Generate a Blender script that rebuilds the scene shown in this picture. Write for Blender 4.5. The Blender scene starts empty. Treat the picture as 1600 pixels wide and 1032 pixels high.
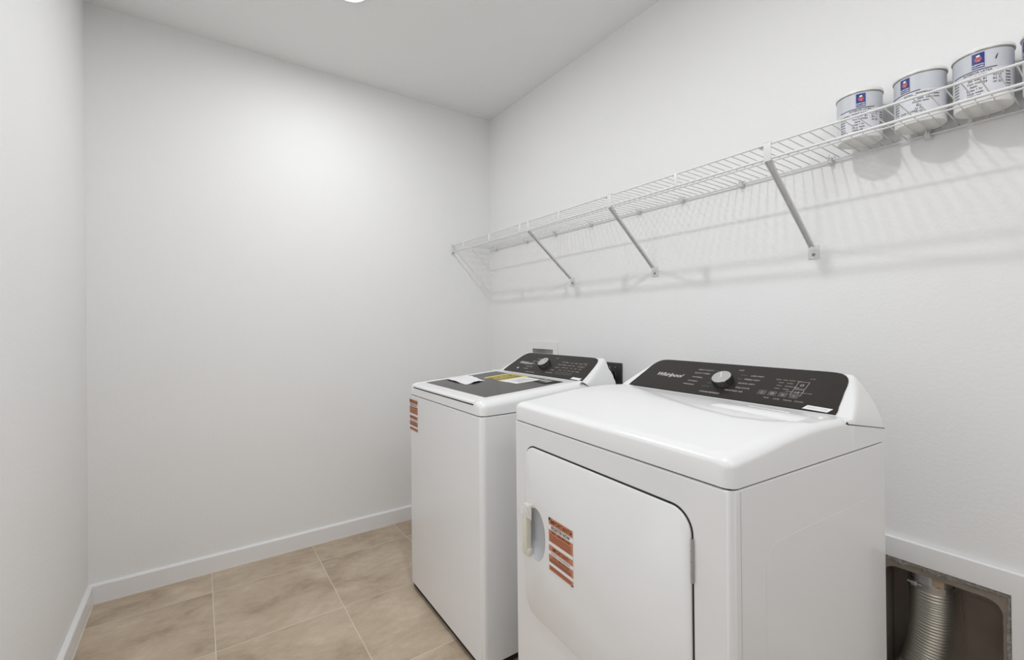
import bpy, bmesh, math, random
from mathutils import Vector, Matrix
random.seed(7)
S = bpy.context.scene
C = S.collection
PI = math.pi

# ---------------------------------------------------------------- camera, world, light, exposure
CAMZ, YAW, PIT, ROL, FPX, CY = 1.25309, 0.60766, 0.00259, -0.01026, 705.85, 505.27
Fw = Vector((math.sin(YAW)*math.cos(PIT), math.cos(YAW)*math.cos(PIT), math.sin(PIT)))
Rt = Vector((math.cos(YAW), -math.sin(YAW), 0)); Up = Rt.cross(Fw)
R2 = Rt*math.cos(ROL)+Up*math.sin(ROL); U2 = Up*math.cos(ROL)-Rt*math.sin(ROL)
cd = bpy.data.cameras.new('camera'); co = bpy.data.objects.new('camera', cd); C.objects.link(co)
cd.sensor_width = 36; cd.lens = FPX/1600*36; cd.shift_y = -(516-CY)/1600; cd.clip_start = .02
co.matrix_world = Matrix(((R2.x, U2.x, -Fw.x, 0), (R2.y, U2.y, -Fw.y, 0), (R2.z, U2.z, -Fw.z, CAMZ), (0, 0, 0, 1)))
S.camera = co
w = bpy.data.worlds.new('world'); S.world = w; w.use_nodes = True
w.node_tree.nodes['Background'].inputs[0].default_value = (.94, .97, 1.0, 1)
w.node_tree.nodes['Background'].inputs[1].default_value = 1.3      # added fill light, let in through the made-up doorway
LX, LY = .547, .785          # main ceiling light, found from the shelf's shadows
SX2, SY2 = .555, 2.012      # rim just enters the frame; its light is added to brighten the left side
ld = bpy.data.lights.new('ceiling_bulb', 'AREA'); ld.shape = 'DISK'; ld.size = .10; ld.energy = 9.0; ld.color = (.97, .98, 1)
lo = bpy.data.objects.new('ceiling_bulb', ld); C.objects.link(lo); lo.location = (LX, LY, 2.695)
l3 = bpy.data.lights.new('small_fill', 'AREA'); l3.shape = 'DISK'; l3.size = .10; l3.energy = 8; l3.color = (.97, .98, 1)  # added output that lifts the left side of the room
lo3 = bpy.data.objects.new('small_fill', l3); C.objects.link(lo3); lo3.location = (SX2, SY2, 2.715)
l2 = bpy.data.lights.new('panel_fill', 'AREA'); l2.shape = 'RECTANGLE'; l2.size = 1.16; l2.size_y = .56; l2.energy = 9; l2.color = (.965, .98, 1)  # unseen fill light added behind the camera
lo2 = bpy.data.objects.new('panel_fill', l2); C.objects.link(lo2); lo2.location = (LX, -.55, 2.685)
V = S.view_settings
V.view_transform = 'Standard'; V.look = 'None'; V.gamma = 1; V.use_curve_mapping = False; V.exposure = 0.02

# ---------------------------------------------------------------- materials
def srgb(r, g, b):
    f = lambda c: (c/255/12.92) if c/255 <= .04045 else ((c/255+.055)/1.055)**2.4
    return (f(r), f(g), f(b), 1)
def mat(name, col, rough=.5, metal=0, bump=0, bscale=60, coat=0, var=0, vscale=8, detail=3, spec=.5, alpha=1):
    m = bpy.data.materials.new(name); m.use_nodes = True; nt = m.node_tree; b = nt.nodes['Principled BSDF']
    b.inputs['Base Color'].default_value = col; b.inputs['Roughness'].default_value = rough; b.inputs['Metallic'].default_value = metal
    b.inputs['Coat Weight'].default_value = coat; b.inputs['Coat Roughness'].default_value = .08
    b.inputs['Specular IOR Level'].default_value = spec
    b.inputs['Alpha'].default_value = alpha
    tc = nt.nodes.new('ShaderNodeTexCoord')
    if bump:
        n = nt.nodes.new('ShaderNodeTexNoise'); n.inputs['Scale'].default_value = bscale; n.inputs['Detail'].default_value = detail
        bp = nt.nodes.new('ShaderNodeBump'); bp.inputs['Strength'].default_value = 1; bp.inputs['Distance'].default_value = bump
        nt.links.new(tc.outputs['Object'], n.inputs['Vector']); nt.links.new(n.outputs['Fac'], bp.inputs['Height']); nt.links.new(bp.outputs[0], b.inputs['Normal'])
    if var:
        n = nt.nodes.new('ShaderNodeTexNoise'); n.inputs['Scale'].default_value = vscale; n.inputs['Detail'].default_value = 5
        r = nt.nodes.new('ShaderNodeMix'); r.data_type = 'RGBA'
        r.inputs[6].default_value = [c*(1-var) for c in col[:3]]+[1]; r.inputs[7].default_value = [min(1, c*(1+var)) for c in col[:3]]+[1]
        nt.links.new(tc.outputs['Object'], n.inputs['Vector']); nt.links.new(n.outputs['Fac'], r.inputs[0]); nt.links.new(r.outputs[2], b.inputs['Base Color'])
    return m
WALLC = (.895, .895, .89, 1)
M = {}
M['wall'] = mat('wall paint', WALLC, .62, bump=.0006, bscale=95, var=.01, vscale=3)
M['ceiling'] = mat('ceiling paint', (.91, .91, .905, 1), .7, bump=.002, bscale=26, detail=5)
M['trim'] = mat('satin trim paint', (.88, .88, .88, 1), .3, var=.005)
M['caulk'] = mat('beige grout joint', srgb(222, 212, 198), .8, var=.05)
M['enamel'] = mat('white enamel', (.85, .85, .855, 1), .2, coat=.35, var=.004, vscale=2)
M['enamel2'] = mat('white plastic', (.87, .87, .87, 1), .25, coat=.2, var=.004)
M['gap'] = mat('painted gap shade', (.02, .02, .02, 1), .8, var=.05)  # dark colour stands in for shade in gaps and under the cabinets
M['panel'] = mat('charcoal fascia', srgb(45, 41, 38), .34, var=.03, vscale=30, spec=.28)
M['glass'] = mat('smoked lid glass', srgb(50, 48, 46), .22, spec=.25, var=.03)
M['print'] = mat('light print', srgb(206, 204, 200), .5, var=.02)
M['printdim'] = mat('dim print', srgb(182, 179, 174), .5, var=.02)
M['button'] = mat('button grey', srgb(84, 80, 76), .35, var=.02)
M['silver'] = mat('brushed knob face', (.62, .62, .62, 1), .38, metal=.7, var=.12, vscale=400)
M['knobside'] = mat('knob black chrome', (.03, .03, .03, 1), .15, metal=.3, coat=.5, var=.05)
M['line'] = mat('knob pointer', (.95, .95, .95, 1), .4, var=.01)
M['white'] = mat('white paper', (.86, .86, .87, 1), .5, var=.01)
M['orange'] = mat('sticker orange', srgb(202, 130, 96), .5, var=.08, vscale=60)
M['ink'] = mat('sticker ink', srgb(74, 34, 24), .5, var=.05)
M['black'] = mat('black ink', srgb(40, 38, 38), .5, var=.05)
M['yellow'] = mat('guide yellow', srgb(232, 214, 92), .5, var=.03)
M['olive'] = mat('guide print field', srgb(112, 98, 58), .4, var=.2, vscale=80)
M['booklet'] = mat('dark booklet cover', srgb(34, 34, 33), .6, var=.1)
M['beige'] = mat('cream handle plastic', srgb(226, 222, 206), .35, var=.03)
M['tape'] = mat('clear tape', (.9, .9, .9, 1), .1, coat=.5, var=.02, alpha=.55)
M['pocket'] = mat('grey pocket plastic', srgb(196, 198, 203), .35, var=.02)
M['steel'] = mat('hinge steel', (.5, .5, .5, 1), .3, metal=.9, var=.1)
M['wire'] = mat('white vinyl wire', (.78, .78, .775, 1), .35, var=.01)
M['bracket'] = mat('white bracket paint', (.74, .74, .735, 1), .4, var=.01)
M['screw'] = mat('screw grey', srgb(140, 140, 138), .4, metal=.5, var=.05)
M['galv'] = mat('galvanised sheet', srgb(146, 138, 128), .5, metal=.35, var=.35, vscale=14)
M['galvdark'] = mat('galvanised sheet interior', srgb(150, 140, 129), .55, metal=.3, var=.3, vscale=9)
M['plaster'] = mat('chipped drywall mud', srgb(176, 171, 163), .85, bump=.005, bscale=110, var=.55, vscale=75, detail=6)
M['duct'] = mat('aluminium duct', (.50, .475, .42, 1), .42, metal=.85, var=.08, vscale=12)
M['trimgalv'] = mat('bright sheet metal', (.6, .6, .6, 1), .3, metal=.8, var=.1, vscale=30)
M['wood'] = mat('beige tape', srgb(184, 164, 136), .7, var=.15, vscale=30)
M['outlet'] = mat('black outlet plastic', srgb(48, 48, 48), .45, var=.06, vscale=90)
M['cord'] = mat('black cord rubber', srgb(22, 22, 22), .35, coat=.3, var=.05)
M['boxplastic'] = mat('supply box plastic', srgb(205, 203, 200), .5, var=.02)
M['boxdark'] = mat('supply box inside', srgb(222, 220, 217), .6, var=.02)
M['brass'] = mat('brass valve', srgb(170, 140, 80), .3, metal=.9, var=.05)
M['red'] = mat('red handle', srgb(170, 40, 30), .4, var=.03)
M['lamp'] = mat('lamp lens', (1, 1, 1, 1), .5, var=.01)
_b = M['lamp'].node_tree.nodes['Principled BSDF']; _b.inputs['Emission Color'].default_value = (.97, .98, 1, 1); _b.inputs['Emission Strength'].default_value = 4
M['can'] = mat('white can plastic', srgb(240, 240, 237), .4, var=.01)
M['canlabel'] = mat('can label paper', srgb(208, 211, 217), .4, var=.05, vscale=55)
M['canlow'] = mat('can label lower band', srgb(222, 223, 228), .4, var=.01)
M['blue'] = mat('emblem blue', srgb(32, 58, 132), .4, var=.05)
M['navy'] = mat('navy stripe', srgb(44, 46, 82), .4, var=.05)
M['embred'] = mat('emblem red', srgb(188, 92, 96), .4, var=.05)
M['pale'] = mat('emblem pale', srgb(214, 206, 220), .4, var=.05)
M['rim'] = mat('can rim metal', srgb(150, 150, 146), .3, metal=.6, var=.1)
M['rubber'] = mat('rubber foot', srgb(60, 58, 56), .7, var=.05)

# tile: warm stone with clouding, different on each tile
def tile_material():
    m = bpy.data.materials.new('stone tile'); m.use_nodes = True; nt = m.node_tree; b = nt.nodes['Principled BSDF']
    N = nt.nodes.new; L = nt.links.new
    tc = N('ShaderNodeTexCoord'); oi = N('ShaderNodeObjectInfo'); add = N('ShaderNodeVectorMath'); add.operation = 'MULTIPLY_ADD'
    add.inputs[1].default_value = (1, 1, 1)
    cx = N('ShaderNodeCombineXYZ'); mu = N('ShaderNodeMath'); mu.operation = 'MULTIPLY'; mu.inputs[1].default_value = 37
    L(oi.outputs['Random'], mu.inputs[0]); L(mu.outputs[0], cx.inputs[0]); L(mu.outputs[0], cx.inputs[1])
    mp = N('ShaderNodeMapping'); mp.inputs['Scale'].default_value = (1, 1.5, 1); mp.inputs['Rotation'].default_value = (0, 0, .5)
    L(tc.outputs['Object'], mp.inputs[0]); L(mp.outputs[0], add.inputs[0]); L(cx.outputs[0], add.inputs[2])
    n1 = N('ShaderNodeTexNoise'); n1.inputs['Scale'].default_value = 3.2; n1.inputs['Detail'].default_value = 7; n1.inputs['Roughness'].default_value = .62; n1.inputs['Distortion'].default_value = .5
    n2 = N('ShaderNodeTexNoise'); n2.inputs['Scale'].default_value = 17; n2.inputs['Detail'].default_value = 8; n2.inputs['Roughness'].default_value = .7
    L(add.outputs[0], n1.inputs['Vector']); L(add.outputs[0], n2.inputs['Vector'])
    mx = N('ShaderNodeMath'); mx.operation = 'MULTIPLY_ADD'; mx.inputs[1].default_value = .45
    L(n2.outputs['Fac'], mx.inputs[0]); L(n1.outputs['Fac'], mx.inputs[2])
    r = N('ShaderNodeValToRGB'); e = r.color_ramp.elements
    e[0].position = .55; e[0].color = srgb(170, 150, 128); e[1].position = .92; e[1].color = srgb(210, 192, 171)
    k = e.new(.68); k.color = srgb(188, 169, 147); k = e.new(.79); k.color = srgb(197, 179, 157)
    L(mx.outputs[0], r.inputs[0]); L(r.outputs[0], b.inputs['Base Color'])
    b.inputs['Roughness'].default_value = .45
    bp = N('ShaderNodeBump'); bp.inputs['Distance'].default_value = .0008; L(n2.outputs['Fac'], bp.inputs['Height']); L(bp.outputs[0], b.inputs['Normal'])
    return m
M['tile'] = tile_material()

# ---------------------------------------------------------------- helpers
def link(name, me, m=None, parent=None):
    o = bpy.data.objects.new(name, me); C.objects.link(o)
    if m is not None and not len(me.materials): me.materials.append(m)
    if parent is not None: o.parent = parent
    return o
def bobj(name, bm, m, parent=None, smooth=False, autos=None):
    me = bpy.data.meshes.new(name)
    bmesh.ops.recalc_face_normals(bm, faces=bm.faces)
    bm.to_mesh(me); bm.free()
    if smooth: me.shade_smooth() if hasattr(me, 'shade_smooth') else None
    if autos is not None and hasattr(me, 'set_sharp_from_angle'): me.set_sharp_from_angle(angle=math.radians(autos))
    return link(name, me, m, parent)
def tag(o, label=None, cat=None, group=None, kind=None):
    if label: o['label'] = label
    if cat: o['category'] = cat
    if group: o['group'] = group
    if kind: o['kind'] = kind
    return o
def empty(name, loc, rz=0):
    o = bpy.data.objects.new(name, None); C.objects.link(o); o.location = loc; o.rotation_euler = (0, 0, rz); o.empty_display_size = .05
    return o
def add_box(bm, a, b, bev=0, seg=2):
    n0 = len(bm.verts)
    r = bmesh.ops.create_cube(bm, size=1)['verts']
    for v in r:
        v.co = Vector([a[i]+(b[i]-a[i])*(v.co[i]+.5) for i in range(3)])
    if bev:
        ed = list({e for v in r for e in v.link_edges})
        bmesh.ops.bevel(bm, geom=ed, offset=bev, segments=seg, affect='EDGES', profile=.5)
    return bm
def box(name, a, b, m, parent=None, bev=0, seg=2):
    bm = bmesh.new(); add_box(bm, a, b, bev, seg)
    return bobj(name, bm, m, parent, smooth=bev > 0, autos=40 if bev > 0 else None)
def add_tube(bm, pts, r, n=10, cap=True):
    pts = [Vector(p) for p in pts]; rr = r if isinstance(r, (list, tuple)) else [r]*len(pts); rings = []
    t0 = (pts[1]-pts[0]).normalized(); up = Vector((0, 0, 1)) if abs(t0.z) < .9 else Vector((1, 0, 0))
    nx = t0.cross(up).normalized()
    for i, p in enumerate(pts):
        t = (pts[min(i+1, len(pts)-1)]-pts[max(i-1, 0)]).normalized()
        nx = (nx-t*nx.dot(t)).normalized(); ny = t.cross(nx)
        rings.append([bm.verts.new(p+(nx*math.cos(2*PI*k/n)+ny*math.sin(2*PI*k/n))*rr[i]) for k in range(n)])
    for a, b in zip(rings, rings[1:]):
        for k in range(n): bm.faces.new((a[k], a[(k+1) % n], b[(k+1) % n], b[k]))
    if cap:
        bm.faces.new(rings[0][::-1]); bm.faces.new(rings[-1])
    return bm
def tube(name, pts, r, m, parent=None, n=10):
    bm = bmesh.new(); add_tube(bm, pts, r, n); return bobj(name, bm, m, parent, smooth=True, autos=50)
def lathe(name, prof, m, parent=None, n=48, loc=(0, 0, 0), rot=None, autos=35):
    bm = bmesh.new(); rings = []
    for r, z in prof:
        rings.append([bm.verts.new((r*math.cos(2*PI*k/n), r*math.sin(2*PI*k/n), z)) for k in range(n)] if r > 1e-6 else [bm.verts.new((0, 0, z))])
    for a, b in zip(rings, rings[1:]):
        for k in range(n):
            k2 = (k+1) % n
            if len(a) == 1: bm.faces.new((a[0], b[k2], b[k]))
            elif len(b) == 1: bm.faces.new((a[k], a[k2], b[0]))
            else: bm.faces.new((a[k], a[k2], b[k2], b[k]))
    mt = Matrix.Translation(Vector(loc)) @ (rot if rot is not None else Matrix.Identity(4))
    bmesh.ops.transform(bm, matrix=mt, verts=bm.verts)
    return bobj(name, bm, m, parent, smooth=True, autos=autos)
def sstep(a, b, x):
    t = max(0, min(1, (x-a)/(b-a))); return t*t*(3-2*t)
def smin(a, b, k=.006):
    h = max(k-abs(a-b), 0)/k; return min(a, b)-h*h*k*.25
def rrect(w, h, r, n=8, cx=0, cy=0):
    rs = r if isinstance(r, (list, tuple)) else [r]*4
    out = []
    for (sx, sy, a0), q in zip(((1, 1, 0), (-1, 1, 90), (-1, -1, 180), (1, -1, 270)), rs):
        for i in range(n+1):
            a = math.radians(a0+90*i/n); out.append((cx+sx*(w/2-q)+q*math.cos(a), cy+sy*(h/2-q)+q*math.sin(a)))
    return out
def prism(name, outline, fmap, t, m, parent=None, bev=0):
    """outline in 2D -> fmap(a,b,depth); extruded by t with a small inward chamfer"""
    bm = bmesh.new()
    cx = sum(p[0] for p in outline)/len(outline); cy = sum(p[1] for p in outline)/len(outline)
    def ins(p, d):
        v = Vector((p[0]-cx, p[1]-cy)); l = v.length; return (p[0]-v.x/l*d, p[1]-v.y/l*d)
    lv = [(0, 0), (0, t-bev), (bev*.3, t-bev*.3), (bev, t)] if bev else [(0, 0), (0, t)]
    rings = [[bm.verts.new(fmap(*ins(p, d), h)) for p in outline] for d, h in lv]
    n = len(outline)
    for a, b in zip(rings, rings[1:]):
        for k in range(n): bm.faces.new((a[k], a[(k+1) % n], b[(k+1) % n], b[k]))
    bm.faces.new(rings[0][::-1]); bm.faces.new(rings[-1])
    return bobj(name, bm, m, parent, smooth=bev > 0, autos=35 if bev > 0 else None)
def grid(name, us, vs, f, m, parent=None, skirt=None, autos=30, close=True):
    """height grid f(u,v)->Vector ; skirt(u,v)->Vector below the border"""
    bm = bmesh.new(); nu, nv = len(us), len(vs)
    P = [[bm.verts.new(f(u, v)) for v in vs] for u in us]
    for i in range(nu-1):
        for j in range(nv-1): bm.faces.new((P[i][j], P[i][j+1], P[i+1][j+1], P[i+1][j]))
    if skirt:
        per = [(i, 0) for i in range(nu)]+[(nu-1, j) for j in range(1, nv)]+[(i, nv-1) for i in range(nu-2, -1, -1)]+[(0, j) for j in range(nv-2, 0, -1)]
        low = [bm.verts.new(skirt(us[i], vs[j])) for i, j in per]
        n = len(per)
        for k in range(n):
            a, b = per[k], per[(k+1) % n]
            bm.faces.new((P[a[0]][a[1]], P[b[0]][b[1]], low[(k+1) % n], low[k]))
    return bobj(name, bm, m, parent, smooth=True, autos=autos)
_tc = {}
def text_geo(body, size, shear=0, bold=0):
    k = (body, size, shear, bold)
    if k not in _tc:
        cu = bpy.data.curves.new('lettering', 'FONT'); cu.body = body; cu.size = size; cu.shear = shear; cu.offset = bold
        cu.align_x = 'CENTER'; cu.align_y = 'CENTER'; cu.resolution_u = 2
        o = bpy.data.objects.new('lettering', cu); C.objects.link(o)
        dg = bpy.context.evaluated_depsgraph_get(); me = bpy.data.meshes.new_from_object(o.evaluated_get(dg))
        _tc[k] = ([tuple(v.co) for v in me.vertices], [tuple(p.vertices) for p in me.polygons])
        bpy.data.objects.remove(o); bpy.data.curves.remove(cu); bpy.data.meshes.remove(me)
    return _tc[k]
class Ink:
    """collects flat print (text, bars) and maps it onto a surface as one mesh"""
    def __init__(s): s.v = []; s.f = []
    def text(s, body, size, x, y, shear=0, bold=0, sx=1, rot=0):
        vs, fs = text_geo(body, size, shear, bold); n = len(s.v); c, d = math.cos(rot), math.sin(rot)
        for q in vs: s.v.append((x+(q[0]*c-q[1]*d)*sx, y+q[0]*d+q[1]*c))
        s.f += [tuple(i+n for i in q) for q in fs]
    def poly(s, pts):
        n = len(s.v); s.v += list(pts); s.f.append(tuple(range(n, n+len(pts))))
    def bar(s, x0, y0, x1, y1): s.poly([(x0, y0), (x1, y0), (x1, y1), (x0, y1)])
    def frame(s, x0, y0, x1, y1, t, k=0):
        s.bar(x0, y0, x1, y0+t); s.bar(x0, y1-t, x1, y1); s.bar(x0, y0, x0+t, y1); s.bar(x1-t, y0, x1, y1)
    def build(s, name, fmap, m, parent):
        me = bpy.data.meshes.new(name); me.from_pydata([fmap(a, b) for a, b in s.v], [], s.f); me.update()
        return link(name, me, m, parent)
def boolean(o, cutter):
    md = o.modifiers.new('b', 'BOOLEAN'); md.operation = 'DIFFERENCE'; md.object = cutter; md.solver = 'EXACT'
    bpy.context.view_layer.update()
    dg = bpy.context.evaluated_depsgraph_get(); me = bpy.data.meshes.new_from_object(o.evaluated_get(dg))
    o.modifiers.clear(); o.data = me
    if hasattr(me, 'set_sharp_from_angle'): me.set_sharp_from_angle(angle=math.radians(35))

# ---------------------------------------------------------------- room shell
WL, WR, YB, H, YF = -.4157, 1.757, 2.7897, 2.74, -1.0
T = .14
VENT = (.231, .513, .10, .528)          # y0,y1,z0,z1 of the wall opening for the vent box
SUP = (2.085, 2.299, .925, 1.102)
def wall_holes(name, y0, y1, z0, z1, x0, x1, holes, m):
    ys = sorted({y0, y1, *[h[0] for h in holes], *[h[1] for h in holes]}); zs = sorted({z0, z1, *[h[2] for h in holes], *[h[3] for h in holes]})
    inside = lambda y, z: any(h[0] < y < h[1] and h[2] < z < h[3] for h in holes)
    bm = bmesh.new(); vd = {}
    def vt(x, y, z):
        k = (x, y, z)
        if k not in vd: vd[k] = bm.verts.new(k)
        return vd[k]
    cells = {(i, j) for i in range(len(ys)-1) for j in range(len(zs)-1) if not inside((ys[i]+ys[i+1])/2, (zs[j]+zs[j+1])/2)}
    for i, j in cells:
        a, b, c, d = ys[i], ys[i+1], zs[j], zs[j+1]
        for x in (x0, x1): bm.faces.new((vt(x, a, c), vt(x, b, c), vt(x, b, d), vt(x, a, d)))
        for (di, dj, e) in ((-1, 0, ((a, c), (a, d))), (1, 0, ((b, c), (b, d))), (0, -1, ((a, c), (b, c))), (0, 1, ((a, d), (b, d)))):
            if (i+di, j+dj) not in cells:
                (p, q), (r, s) = e; bm.faces.new((vt(x0, p, q), vt(x0, r, s), vt(x1, r, s), vt(x1, p, q)))
    return bobj(name, bm, m)
fl = box('floor', (WL-T-1.4, YF-T, -.14), (WR+T, YB+T, -.0007), M['caulk']); tag(fl, 'beige grouted floor under square stone tiles', kind='structure')
ce = box('ceiling', (WL-T, YF-T, H), (WR+T, YB+T, H+.1), M['ceiling']); tag(ce, 'flat white lightly textured ceiling', kind='structure')
wa = box('wall_back', (WL-T, YB, -.14), (WR+T, YB+T, H), M['wall']); tag(wa, 'plain white wall facing the camera', kind='structure')
DY0, DY1, DZ = .62, 1.50, 2.08          # unseen doorway added to the left wall to let fill light in
bm = bmesh.new(); add_box(bm, (WL-T, DY1, -.14), (WL, YB, H)); add_box(bm, (WL-T, YF, -.14), (WL, DY0, H)); add_box(bm, (WL-T, DY0, DZ), (WL, DY1, H))
wl = bobj('wall_left', bm, M['wall']); tag(wl, 'plain white wall at the left edge of the photo', kind='structure')
bm = bmesh.new()
for a, b in (((WL, DY1, 0), (WL+.016, DY1+.07, DZ+.07)), ((WL, DY0-.07, 0), (WL+.016, DY0, DZ+.07)), ((WL, DY0, DZ), (WL+.016, DY1, DZ+.07)),
             ((WL-T, DY1-.016, 0), (WL, DY1, DZ)), ((WL-T, DY0, 0), (WL, DY0+.016, DZ)), ((WL-T, DY0, DZ-.016), (WL, DY1, DZ))): add_box(bm, a, b, .001, 1)
dc = bobj('trim_2', bm, M['trim']); tag(dc, 'white casing of the added doorway that lets fill light in', kind='structure')
wr = wall_holes('wall_right', YF, YB, -.14, H, WR, WR+T, [VENT, SUP], M['wall']); tag(wr, 'white wall carrying the wire shelf behind the machines', kind='structure')
# plain wall behind the camera
bm = bmesh.new(); add_box(bm, (WL-T, YF-T, -.14), (WR+T, YF, H))
wf = bobj('wall_front', bm, M['wall']); tag(wf, 'white wall behind the camera', kind='structure')

# tiles
T1, TW, Y1, TL = 2.5708, .4773, .5277, .4792
xs = [Y1+TL*k for k in range(-2, 4)]; ys_ = [T1-TW*k for k in range(-1, 9)]
g = .0016
XR = WR-.0; ytop = YB
for i in range(len(xs)-1):
    for j in range(len(ys_)-1):
        a0, a1 = max(xs[i]+g, WL+.001), min(xs[i+1]-g, WR-.001); b0, b1 = max(ys_[j+1]+g, YF-.1), min(ys_[j]-g, YB-.001)
        if a1-a0 < .01 or b1-b0 < .01: continue
        cx_, cy_ = (a0+a1)/2, (b0+b1)/2
        bm = bmesh.new(); add_box(bm, (a0-cx_, b0-cy_, -.006), (a1-cx_, b1-cy_, 0), .0005, 1)
        o = bobj('tile', bm, M['tile'], fl); o.location = (cx_, cy_, random.uniform(-.0001, .0001))

# baseboards with eased top edge and a grout line at the foot
BH, BT = .0888, .0165
def baseboard(name, a, b, nrm, label):
    a, b, nrm = Vector(a), Vector(b), Vector(nrm)
    prof = [(0, 0), (BT, 0), (BT, BH-.007), (BT-.003, BH-.0025), (BT-.007, BH), (0, BH)]
    bm = bmesh.new(); r = [[bm.verts.new(p+nrm*x+Vector((0, 0, z))) for x, z in prof] for p in (a, b)]
    n = len(prof)
    for k in range(n): bm.faces.new((r[0][k], r[0][(k+1) % n], r[1][(k+1) % n], r[1][k]))
    bm.faces.new(r[0][::-1]); bm.faces.new(r[1])
    o = bobj(name, bm, M['trim']); tag(o, label, kind='structure')
    bm = bmesh.new(); p = [(BT, .0005), (BT+.003, .0005), (BT, .0035)]
    r = [[bm.verts.new(q+nrm*x+Vector((0, 0, z))) for x, z in p] for q in (a, b)]
    for k in range(3): bm.faces.new((r[0][k], r[0][(k+1) % 3], r[1][(k+1) % 3], r[1][k]))
    bobj('grout_line', bm, M['caulk'], o)
    return o
baseboard('baseboard_back', (WL, YB, 0), (WR, YB, 0), (0, -1, 0), 'white baseboard along the wall facing the camera')
baseboard('baseboard_left', (WL, DY1+.07, 0), (WL, YB-BT, 0), (1, 0, 0), 'white baseboard along the left wall')
baseboard('baseboard_right', (WR, .665, 0), (WR, YB-BT, 0), (-1, 0, 0), 'white baseboard behind the machines')
baseboard('baseboard_right', (WR, YF, 0), (WR, .095, 0), (-1, 0, 0), 'white baseboard right of the vent box')

# raised trim board around the dryer vent box
tb = wall_holes('trim_1', .095, .665, .0, .5895, WR-.0145, WR-.0002, [(VENT[0], VENT[1], VENT[2], VENT[3])], M['trim'])
tag(tb, 'white trim board with a top ledge around the metal vent box', kind='structure')
md = tb.modifiers.new('bevel', 'BEVEL'); md.width = .002; md.segments = 2; md.limit_method = 'ANGLE'

# ---------------------------------------------------------------- recessed downlight
def downlight(x, y, label, dz=0):
    t = empty('ceiling_light', (x, y, H-dz)); tag(t, label, 'ceiling light')
    lathe('trim_ring', [(.0, -.0005), (.098, -.0005), (.098, -.006), (.09, -.013), (.078, -.018), (.074, -.018)], M['trim'], t)
    lathe('lens', [(.074, -.018), (.07, -.0215), (.05, -.0225), (0, -.0228)], M['lamp'], t)
    return t
downlight(SX2, SY2, 'small round white ceiling light whose rim shows at the top edge of the photo')
dl0 = downlight(LX, LY, 'round white surface-mounted ceiling light nearer the camera, above the frame', .02)
tube('housing', [(0, 0, -.001), (0, 0, .02)], .09, M['trim'], dl0, n=32)
cp_ = empty('ceiling_light', (LX, -.55, H)); tag(cp_, 'rectangular fill light panel added on the unseen ceiling behind the camera', 'ceiling light')  # made-up panel, added to brighten the room from behind
bm = bmesh.new(); add_box(bm, (-.62, -.32, -.05), (.62, -.29, 0)); add_box(bm, (-.62, .29, -.05), (.62, .32, 0)); add_box(bm, (-.62, -.29, -.05), (-.59, .29, 0)); add_box(bm, (.59, -.29, -.05), (.62, .29, 0)); bobj('frame', bm, M['trim'], cp_)
box('diffuser', (-.59, -.29, -.04), (.59, .29, -.03), M['white'], cp_)

# ---------------------------------------------------------------- appliance builders (local x = depth v, y = width u)
def lerp(a, b, t): return a+(b-a)*t
def spaced(L, e=.06, ne=10, nm=14):
    a = [e*(i/ne)**1.6 for i in range(ne)]; m = [e+(L-2*e)*i/nm for i in range(nm+1)]
    return a+m+[L-x for x in a[::-1]]
def front_spaced(d, e=.05, ne=10, nm=20):
    return [e*(i/ne)**1.5 for i in range(ne)]+[e+(d-e)*i/nm for i in range(nm+1)]
class Console:
    """slanted fascia: bottom line (vb,zb), top line (vt,zt)"""
    def __init__(s, w, vb, zb, vt, zt): s.w, s.vb, s.zb, s.vt, s.zt = w, vb, zb, vt, zt; s.L = math.hypot(vt-vb, zt-zb); s.n = Vector((-(zt-zb)/s.L, 0, (vt-vb)/s.L))
    def at(s, u, t, h=0): return Vector((lerp(s.vb, s.vt, t), u, lerp(s.zb, s.zt, t)))+s.n*h
def build_console(root, K, w, d, ledge, vs_front, shoulder=None):
    m = (K.zt-K.zb)/(K.vt-K.vb)
    vfront = lambda u: vs_front-.037*math.exp(-(min(u, w-u)/.018)**2)
    ztop = K.zt+.0085
    def zf(u, v):
        e = min(u, w-u)
        z = smin(K.zb+(v-K.vb)*m-.0012, ztop, .012)
        z = max(z, K.zb-.004 if v > K.vb-.02 else K.zb-.004)
        side = ledge(v)+.003+.125*(min(e, .09)/.056)**.72
        z = smin(z, side, .016)
        if shoulder:
            vs1, zs1 = shoulder
            if v > vs1: z = smin(z, zs1-(v-vs1)*1.2, .01)
            z = smin(z, ledge(v)+.004+(d-v)*6, .012)
        else:
            z = smin(z, ledge(v)+.006+.135*math.sqrt(max(0, 1-(max(0, v-.612)/(d-.612))**2)), .006)
        return max(z, ledge(v)+.001)
    us = spaced(w, .08, 20, 26); ss = [i/44 for i in range(45)]
    def f(u, s):
        v = lerp(vfront(u), d, s); return Vector((v, u, zf(u, v)))
    def sk(u, s):
        v = lerp(vfront(u), d, s); return Vector((v, u, ledge(v)+.0008 if s > .02 else min(ledge(v), K.zb)-.004))
    return grid('console', us, ss, f, M['enamel2'], root, sk)
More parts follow.
